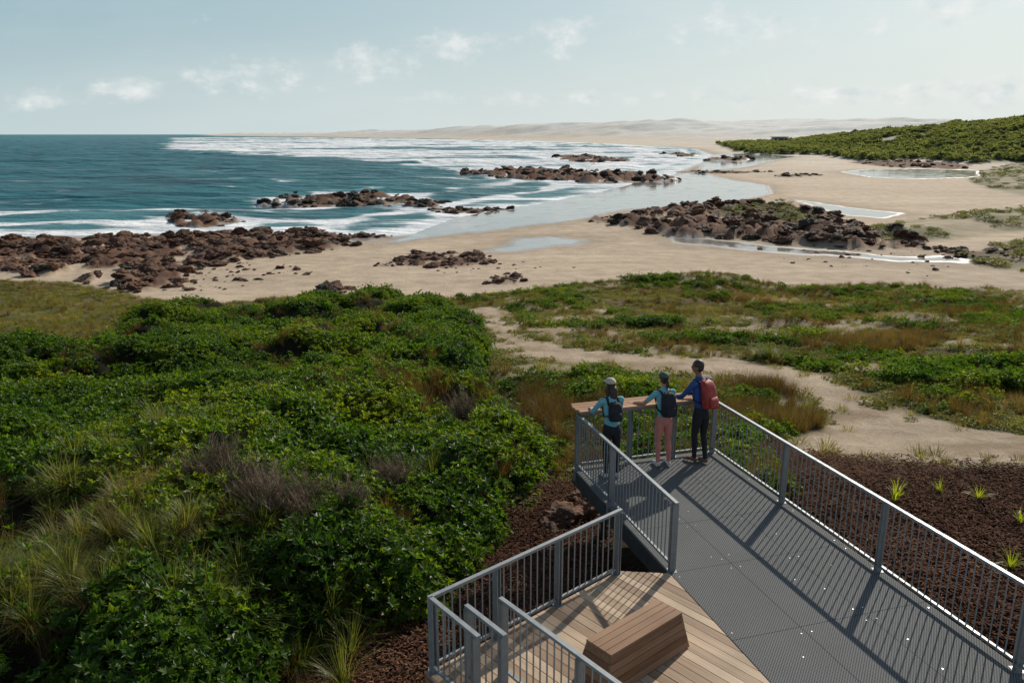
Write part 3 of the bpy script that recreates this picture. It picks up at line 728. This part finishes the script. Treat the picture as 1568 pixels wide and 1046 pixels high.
def person(name,H,loc,heading,mats,arms,legs,headyaw=0,lean=.06,fem=True,sleeve='short',hair='long',cap=None,pack=None,packm=None):
    s=H/1.8;root=bpy.data.objects.new(name,None);sc.collection.objects.link(root)
    root.location=loc;root.rotation_euler=(0,0,heading);root.scale=(s,s,s)
    skin,shirt,pants,shoe=mats;lab=[]
    mb=MB()
    def ln(z): return lean*max(0,(z-.95)/.6)
    hw=.155 if fem else .16;sw=.165 if fem else .195
    mb.loft([(0,0,.80,hw*.78,.085),(0,0,.86,hw*.98,.112),(0,0,.93,hw*1.02,.118),(0,ln(1.02),1.02,hw*.9,.100),(0,ln(1.12),1.12,hw*(.80 if fem else .95),.092),(0,ln(1.24),1.24,sw*.88,.105),(0,ln(1.36),1.36,sw*.98,.108),(0,ln(1.43),1.43,sw*.98,.092),(0,ln(1.485),1.485,sw*.62,.070),(0,ln(1.52),1.52,.065,.058)],24)
    lab.append((Vector((0,ln(1.1),1.06)),Vector((0,ln(1.42),1.42)),.13,1));lab.append((Vector((-.06,0,.90)),Vector((.06,0,.90)),.12,2))
    hy=ln(1.6)+.02
    mb.tube([(0,ln(1.48),1.47),(0,hy-.005,1.60)],[.06,.052],12);lab.append((Vector((0,ln(1.5),1.535)),Vector((0,hy,1.6)),.05,0))
    Rh=Matrix.Rotation(headyaw,3,'Z');hc=Vector((0,hy+.015,1.685))
    def hp(x,y,z): return hc+Rh@Vector((x,y,z))
    mb.ell(hc+Vector((0,0,.02)),(.076,.095,.098),16,10,rot=Rh)
    mb.ell(hp(0,.022,-.045),(.056,.068,.072),14,8,rot=Rh)
    mb.ell(hp(0,.098,-.012),(.013,.018,.026),8,6,rot=Rh)
    for q in (-1,1): mb.ell(hp(q*.078,-.005,-.01),(.010,.018,.030),8,6,rot=Rh)
    lab.append((hp(0,0,-.06),hp(0,0,.05),.08,0))
    for sg,(sh_,el,wr) in zip((-1,1),arms):
        sh_,el,wr=Vector(sh_),Vector(el),Vector(wr)
        mb.tube([sh_.lerp(Vector((0,sh_.y,1.42)),.25),sh_,sh_.lerp(el,.4),el,el.lerp(wr,.35),wr],[.062,.060,.050,.040,.041,.028],12)
        mb.ell(sh_,(.062,.06,.06),12,8)
        mid=sh_.lerp(el,.62 if sleeve=='short' else 1)
        lab.append((sh_,mid,.05,1));lab.append((mid,el,.045,0 if sleeve=='short' else 1));lab.append((el,el.lerp(wr,.9),.038,0 if sleeve=='short' else 1));lab.append((wr,wr,.02,0))
    for (hp_,kn,an,toe) in legs:
        hp_,kn,an,toe=map(Vector,(hp_,kn,an,toe));mid=kn.lerp(an,.3)+Vector((0,-.012,0))
        mb.tube([hp_+Vector((0,0,.03)),hp_.lerp(kn,.3),kn.lerp(hp_,.15),kn,mid,an.lerp(kn,.25),an],[.085,.084,.062,.055,.056,.042,.038],14)
        lab.append((hp_,kn,.07,2));lab.append((kn,an+Vector((0,0,.06)),.045,2))
        f=(toe-an);f.z=0;f.normalize();h=an+f*-.05;h.z=.045
        tp=an+f*.19;tp.z=.032
        mb.tube([Vector((h.x,h.y,.045)),Vector((an.x,an.y,.055)),an.lerp(tp,.5)*1.0,tp],[.034,.044,.042,.028],12,flat=.85)
        mb.tube([an,Vector((an.x,an.y,.05))],[.04,.042],12)
        lab.append((Vector((h.x,h.y,.04)),tp,.045,3))
    ob=mb.obj('tmp',[skin],True)
    md=ob.modifiers.new('r','REMESH');md.mode='VOXEL';md.voxel_size=.0115;md.use_smooth_shade=True
    md=ob.modifiers.new('s','SMOOTH');md.factor=.5;md.iterations=4
    dg=bpy.context.evaluated_depsgraph_get();me=bpy.data.meshes.new_from_object(ob.evaluated_get(dg));bpy.data.objects.remove(ob)
    me.materials.clear()
    for q in (skin,shirt,pants,shoe): me.materials.append(q)
    n=len(me.polygons);cc=np.zeros(n*3);me.polygons.foreach_get('center',cc);cc=cc.reshape(-1,3)
    best=np.full(n,1e9);mi=np.zeros(n,np.int32)
    for a,b,r,mt in lab:
        a=np.array(a);b=np.array(b);e=b-a;t=np.clip(((cc-a)@e)/(e@e+1e-9),0,1);dd=np.linalg.norm(cc-a-t[:,None]*e,axis=1)-r
        k_=dd<best;best[k_]=dd[k_];mi[k_]=mt
    me.polygons.foreach_set('material_index',mi);me.update()
    body=bpy.data.objects.new('body',me);sc.collection.objects.link(body);body.parent=root
    mb=MB()
    for sg,(sh_,el,wr) in zip((-1,1),arms):
        el,wr=Vector(el),Vector(wr);f=(wr-el).normalized();f=Vector((f.x,f.y,f.z*.3)).normalized()
        up=Vector((0,0,1));sd=f.cross(up).normalized();up=sd.cross(f)
        mb.tube([wr-f*.02,wr+f*.02,wr+f*.06,wr+f*.09],[.026,.034,.042,.038],12,flat=.42)
        for j,(o_,l_) in enumerate(((-.030,.068),(-.010,.078),(.010,.073),(.030,.056))):
            p=wr+f*.082+sd*o_;q1=p+f*l_*.45+sd*o_*.1+up*.006;q2=q1+f*l_*.3-up*.010;q3=q2+f*l_*.2-up*.016
            mb.tube([p-f*.012,q1,q2,q3],[.0095,.009,.008,.0065],7)
        ins=Vector((-sg,0,0));ts=sd if sd.dot(ins)>0 else -sd
        p=wr+f*.028+ts*.030;mb.tube([p-ts*.01,p+(f*.6+ts*.8)*.032,p+(f*.9+ts*.55)*.062-up*.008],[.012,.0105,.008],7)
    mb.obj('hands',[skin],True,parent=root)
    mb=MB()
    for q in (-1,1): mb.ell(hp(q*.030,.083,.008),(.012,.008,.007),8,6,mat=0,rot=Rh)
    for q in (-1,1): mb.ell(hp(q*.031,.090,.026),(.017,.005,.004),8,5,mat=2,rot=Rh)
    mb.ell(hp(0,.083,-.060),(.022,.008,.007),10,6,mat=1,rot=Rh)
    mb.obj('face',[M_eye,M_lip,M_hair],True,parent=root)
    mb=MB()
    mb.ell(hp(0,-.014,.036),(.086,.098,.098),18,9,rot=Rh,zmin=-.25)
    mb.ell(hp(0,-.040,-.005),(.080,.070,.085),16,8,rot=Rh)
    if hair=='long':
        pts=[hp(0,-.07,.0),hp(0,-.095,-.08),hp(.01,-.105,-.18),hp(.0,-.11,-.28),hp(.01,-.10,-.36)]
        mb.tube(pts,[.065,.078,.072,.052,.018],12,flat=.45)
        for q in (-1,1): mb.tube([hp(q*.06,-.03,.0),hp(q*.08,-.045,-.1),hp(q*.085,-.055,-.2),hp(q*.06,-.06,-.28)],[.03,.032,.026,.008],8)
    elif hair=='tail':
        mb.tube([hp(0,-.09,.03),hp(0,-.125,.0),hp(.0,-.135,-.08),hp(.005,-.12,-.19)],[.02,.030,.028,.008],10)
    mb.obj('hair',[M_hair],True,parent=root)
    if cap:
        mb=MB();mb.ell(hp(0,-.004,.048),(.093,.107,.088),20,8,rot=Rh,zmin=-.05)
        R_=[]
        for zz in (0,.006):
            ring=[hp(0,.07,.055+zz)]
            for i in range(13):
                t=math.pi*i/12;ring.append(hp(.078*math.cos(t),.085+.085*math.sin(t),.052+zz-.02*math.sin(t)))
            R_.append(ring)
        mb._loft(R_,14,0,.5);mb.ell(hp(0,-.004,.135),(.01,.01,.006),8,4)
        mb.obj('cap',[cap],True,parent=root)
    if pack:
        w,dp,zb,zt=pack;yb=-.10
        me_=MB();rs=[]
        T=[0,.04,.15,.5,.8,.94,1.0]
        for t,kx,kd in zip(T,[.6,.86,1,1,.95,.8,.5],[.6,.85,1,1,.85,.65,.4]):
            z=zb+(zt-zb)*t;dd=dp*kd
            rs.append((0,ln(z)+yb-dd/2,z,w/2*kx,dd/2))
        me_.loft(rs,24,0,e=3.6)
        zm=zb+(zt-zb)*.32
        me_.loft([(0,yb-dp-.0,zb+.03,w*.28,.02),(0,yb-dp-.012+ln(zm),zb+.06,w*.36,.035),(0,yb-dp-.012+ln(zm),zm,w*.36,.038),(0,yb-dp+ln(zm),zm+.06,w*.30,.015)],18,0,e=3.2)
        me_.tube([(-.03,ln(zt)+yb-.05,zt-.02),(0,ln(zt)+yb-.05,zt+.035),(.03,ln(zt)+yb-.05,zt-.02)],.008,6,1)
        for q in (-1,1):
            X_=q*.095
            me_.tube([(X_,ln(1.4)-.115,zt-.06),(X_,ln(1.47)-.06,1.47),(X_*1.02,ln(1.48)+.03,1.488),(X_*1.1,ln(1.4)+.105,1.40),(X_*1.25,ln(1.28)+.118,1.28),(X_*1.5,ln(1.16)+.03,1.14),(X_*1.3,ln(1.1)-.10,zb+.08)],[.022]*7,8,1,flat=.5)
        me_.obj('backpack',[packm,M_black],True,parent=root)
    return root
faceA=math.atan2(.95,-.31)-math.pi/2
legsF=[((-.085,0,.88),(-.095,.03,.48),(-.10,-.02,.085),(-.11,.15,0)),((.085,0,.88),(.10,.0,.48),(.11,-.05,.085),(.13,.12,0))]
person('woman_in_cap',1.70,(1.66,12.44,0),faceA,(M_skin,M_teal,M_black,M_shoe),[((-.18,.05,1.425),(-.29,.20,1.2),(-.22,.40,1.165)),((.18,.05,1.425),(.25,.20,1.2),(.10,.385,1.165))],legsF,.15,.08,True,'long','long',M_cap,(.25,.13,1.10,1.42),M_black)
person('woman_with_backpack',1.66,(2.62,12.93,0),faceA,(M_skin,M_teal,M_pink,M_shoe),[((-.18,.05,1.425),(-.33,.20,1.2),(-.47,.37,1.165)),((.18,.05,1.425),(.26,.19,1.2),(.12,.38,1.165))],legsF,.1,.06,True,'short','tail',M_capg,(.29,.15,1.02,1.47),M_black)
armsM=[((-.21,.05,1.43),(-.30,.20,1.20),(-.26,.43,1.13)),((.21,.05,1.43),(.27,.20,1.19),(.04,.36,1.13))]
legsM=[((-.09,0,.88),(-.10,.05,.49),(-.09,.03,.085),(-.14,.2,0)),((.09,0,.88),(.07,-.01,.48),(.02,-.12,.085),(-.02,.06,0))]
person('man_with_backpack',1.82,(3.30,13.10,0),faceA+.35,(M_skin2,M_blue,M_black,simple('brown_shoe',(.18,.08,.05),.6)),armsM,legsM,.55,.10,False,'long','short',None,(.30,.17,1.02,1.50),M_red)
# ---------------------------------------------------------------- distant house on the headland
hx,hy=S(1193,222,-3);bx,by=hx*1.12,hy*1.12
hz=float(terrain(np.array([bx]),np.array([by]))[0][0])-1.0
mb=MB()
mb.box((bx-6,by,hz+4.5),(bx+6,by,hz+4.5),8,5,0);mb.box((bx-7,by,hz+7.3),(bx+7,by,hz+7.3),9.5,.5,1)
for i in range(4): mb.box((bx-4.5+i*3,by-4.05,hz+4.2),(bx-4.5+i*3,by-4.05,hz+6.2),1.6,.1,2)
mb.obj('beach_house',[simple('rendered_wall',(.40,.39,.37),.8),simple('roof_sheet',(.25,.26,.27),.6),simple('window_glass',(.08,.09,.10),.15)])
# ---------------------------------------------------------------- LIGHT, SKY, CAMERA
AZ=math.radians(34.5);EL=math.radians(30)
sd=Vector((math.sin(AZ)*math.cos(EL),math.cos(AZ)*math.cos(EL),math.sin(EL)))
l=bpy.data.lights.new('sun','SUN');l.energy=4.4;l.angle=math.radians(.6);l.color=(1,.93,.82)
so=bpy.data.objects.new('sun',l);so.rotation_euler=sd.to_track_quat('Z','Y').to_euler();sc.collection.objects.link(so)
wd=bpy.data.worlds.new('World');sc.world=wd;wd.use_nodes=True;nt=wd.node_tree;nt.nodes.clear();k=N(nt)
sky=k.n('ShaderNodeTexSky',sky_type='NISHITA');sky.sun_disc=False;sky.sun_elevation=EL;sky.sun_rotation=AZ;sky.air_density=1.0;sky.dust_density=1.0;sky.ozone_density=2.0
tc=k.n('ShaderNodeTexCoord').outputs['Generated'];sx=k.n('ShaderNodeSeparateXYZ');nt.links.new(tc,sx.inputs[0])
az=k.math('ARCTAN2',sx.outputs[0],sx.outputs[1]);el=k.math('ARCSINE',sx.outputs[2])
cv=k.n('ShaderNodeCombineXYZ');nt.links.new(az,cv.inputs[0]);nt.links.new(k.math('MULTIPLY',el,1.5),cv.inputs[1])
n1=k.noise(cv.outputs[0],24,8,.62)
CL=[(390,116,105,28),(570,100,90,32),(690,72,80,27),(855,55,70,32),(1130,48,125,32),(200,136,90,20),(50,152,80,15),(1200,148,190,22),(1490,140,120,28),(1510,-5,140,32),(830,152,210,14),(1380,30,80,18)]
mx=None
for (u,v,wu,hv) in CL:
    dd=ray(u,v);a0=math.atan2(dd[0],dd[1]);e0_=math.atan2(dd[2],math.hypot(dd[0],dd[1]));w_=wu/F;h_=hv/F
    qa=k.math('MULTIPLY',k.math('SUBTRACT',az,a0),1/w_);qe=k.math('MULTIPLY',k.math('SUBTRACT',el,e0_),1/h_)
    q=k.math('SUBTRACT',1.0,k.math('ADD',k.math('MULTIPLY',qa,qa),k.math('MULTIPLY',qe,qe)))
    mx=q if mx is None else k.math('MAXIMUM',mx,q)
mx=k.math('MAXIMUM',mx,-.8)
dn=k.math('ADD',k.math('MULTIPLY',mx,.50),k.math('MULTIPLY',k.math('SUBTRACT',n1,.5),3.2))
cl=k.mr(dn,.05,1.0,0,1,True)
cv2=k.n('ShaderNodeCombineXYZ');nt.links.new(k.math('ADD',az,k.math('MULTIPLY',el,-1.2)),cv2.inputs[0]);nt.links.new(k.math('MULTIPLY',el,3.5),cv2.inputs[1])
ci=k.mr(k.noise(cv2.outputs[0],3.2,5,.58),.42,.72,0,1,True)
ci=k.math('MULTIPLY',ci,k.mr(az,-.5,.6,.15,.6))
hz_=k.mr(el,-.02,.15,1,0,True)
front=k.mr(sx.outputs[1],-.2,.5,0,1,True)
grad=k.mix(k.mr(az,-.6,.5,0,1),C(3.9,5.8,6.6),C(7.8,8.9,8.9))
base=k.mix(k.math('MULTIPLY',k.math('MULTIPLY',front,k.mr(el,.25,.8,1,0)),.85),sky.outputs[0],grad)
hcol=k.mix(k.mr(az,-.6,.3,0,1),C(7.0,8.2,8.4),C(8.8,9.4,9.1))
base=k.mix(k.math('MULTIPLY',hz_,.8),base,hcol)
base=k.mix(ci,base,C(8.5,9.2,9.2))
shade=k.noise(cv.outputs[0],40,4)
cc_=k.mix(k.mr(shade,.35,.65),C(7.6,8.4,8.6),C(10.4,10.5,10.3))
base=k.mix(k.math('MULTIPLY',cl,.85),base,cc_)
bg=k.n('ShaderNodeBackground');nt.links.new(base,bg.inputs[0]);bg.inputs[1].default_value=.085
ow=k.n('ShaderNodeOutputWorld');nt.links.new(bg.outputs[0],ow.inputs[0])
cam=bpy.data.cameras.new('camera');cam.lens=28.0;cam.sensor_width=36;cam.clip_end=40000;cam.clip_start=.1
co=bpy.data.objects.new('camera',cam);co.location=(0,0,CAMZ);co.rotation_euler=(math.pi/2-PITCH,0,0);sc.collection.objects.link(co);sc.camera=co
sc.view_settings.view_transform='Standard';sc.view_settings.look='None';sc.view_settings.exposure=0
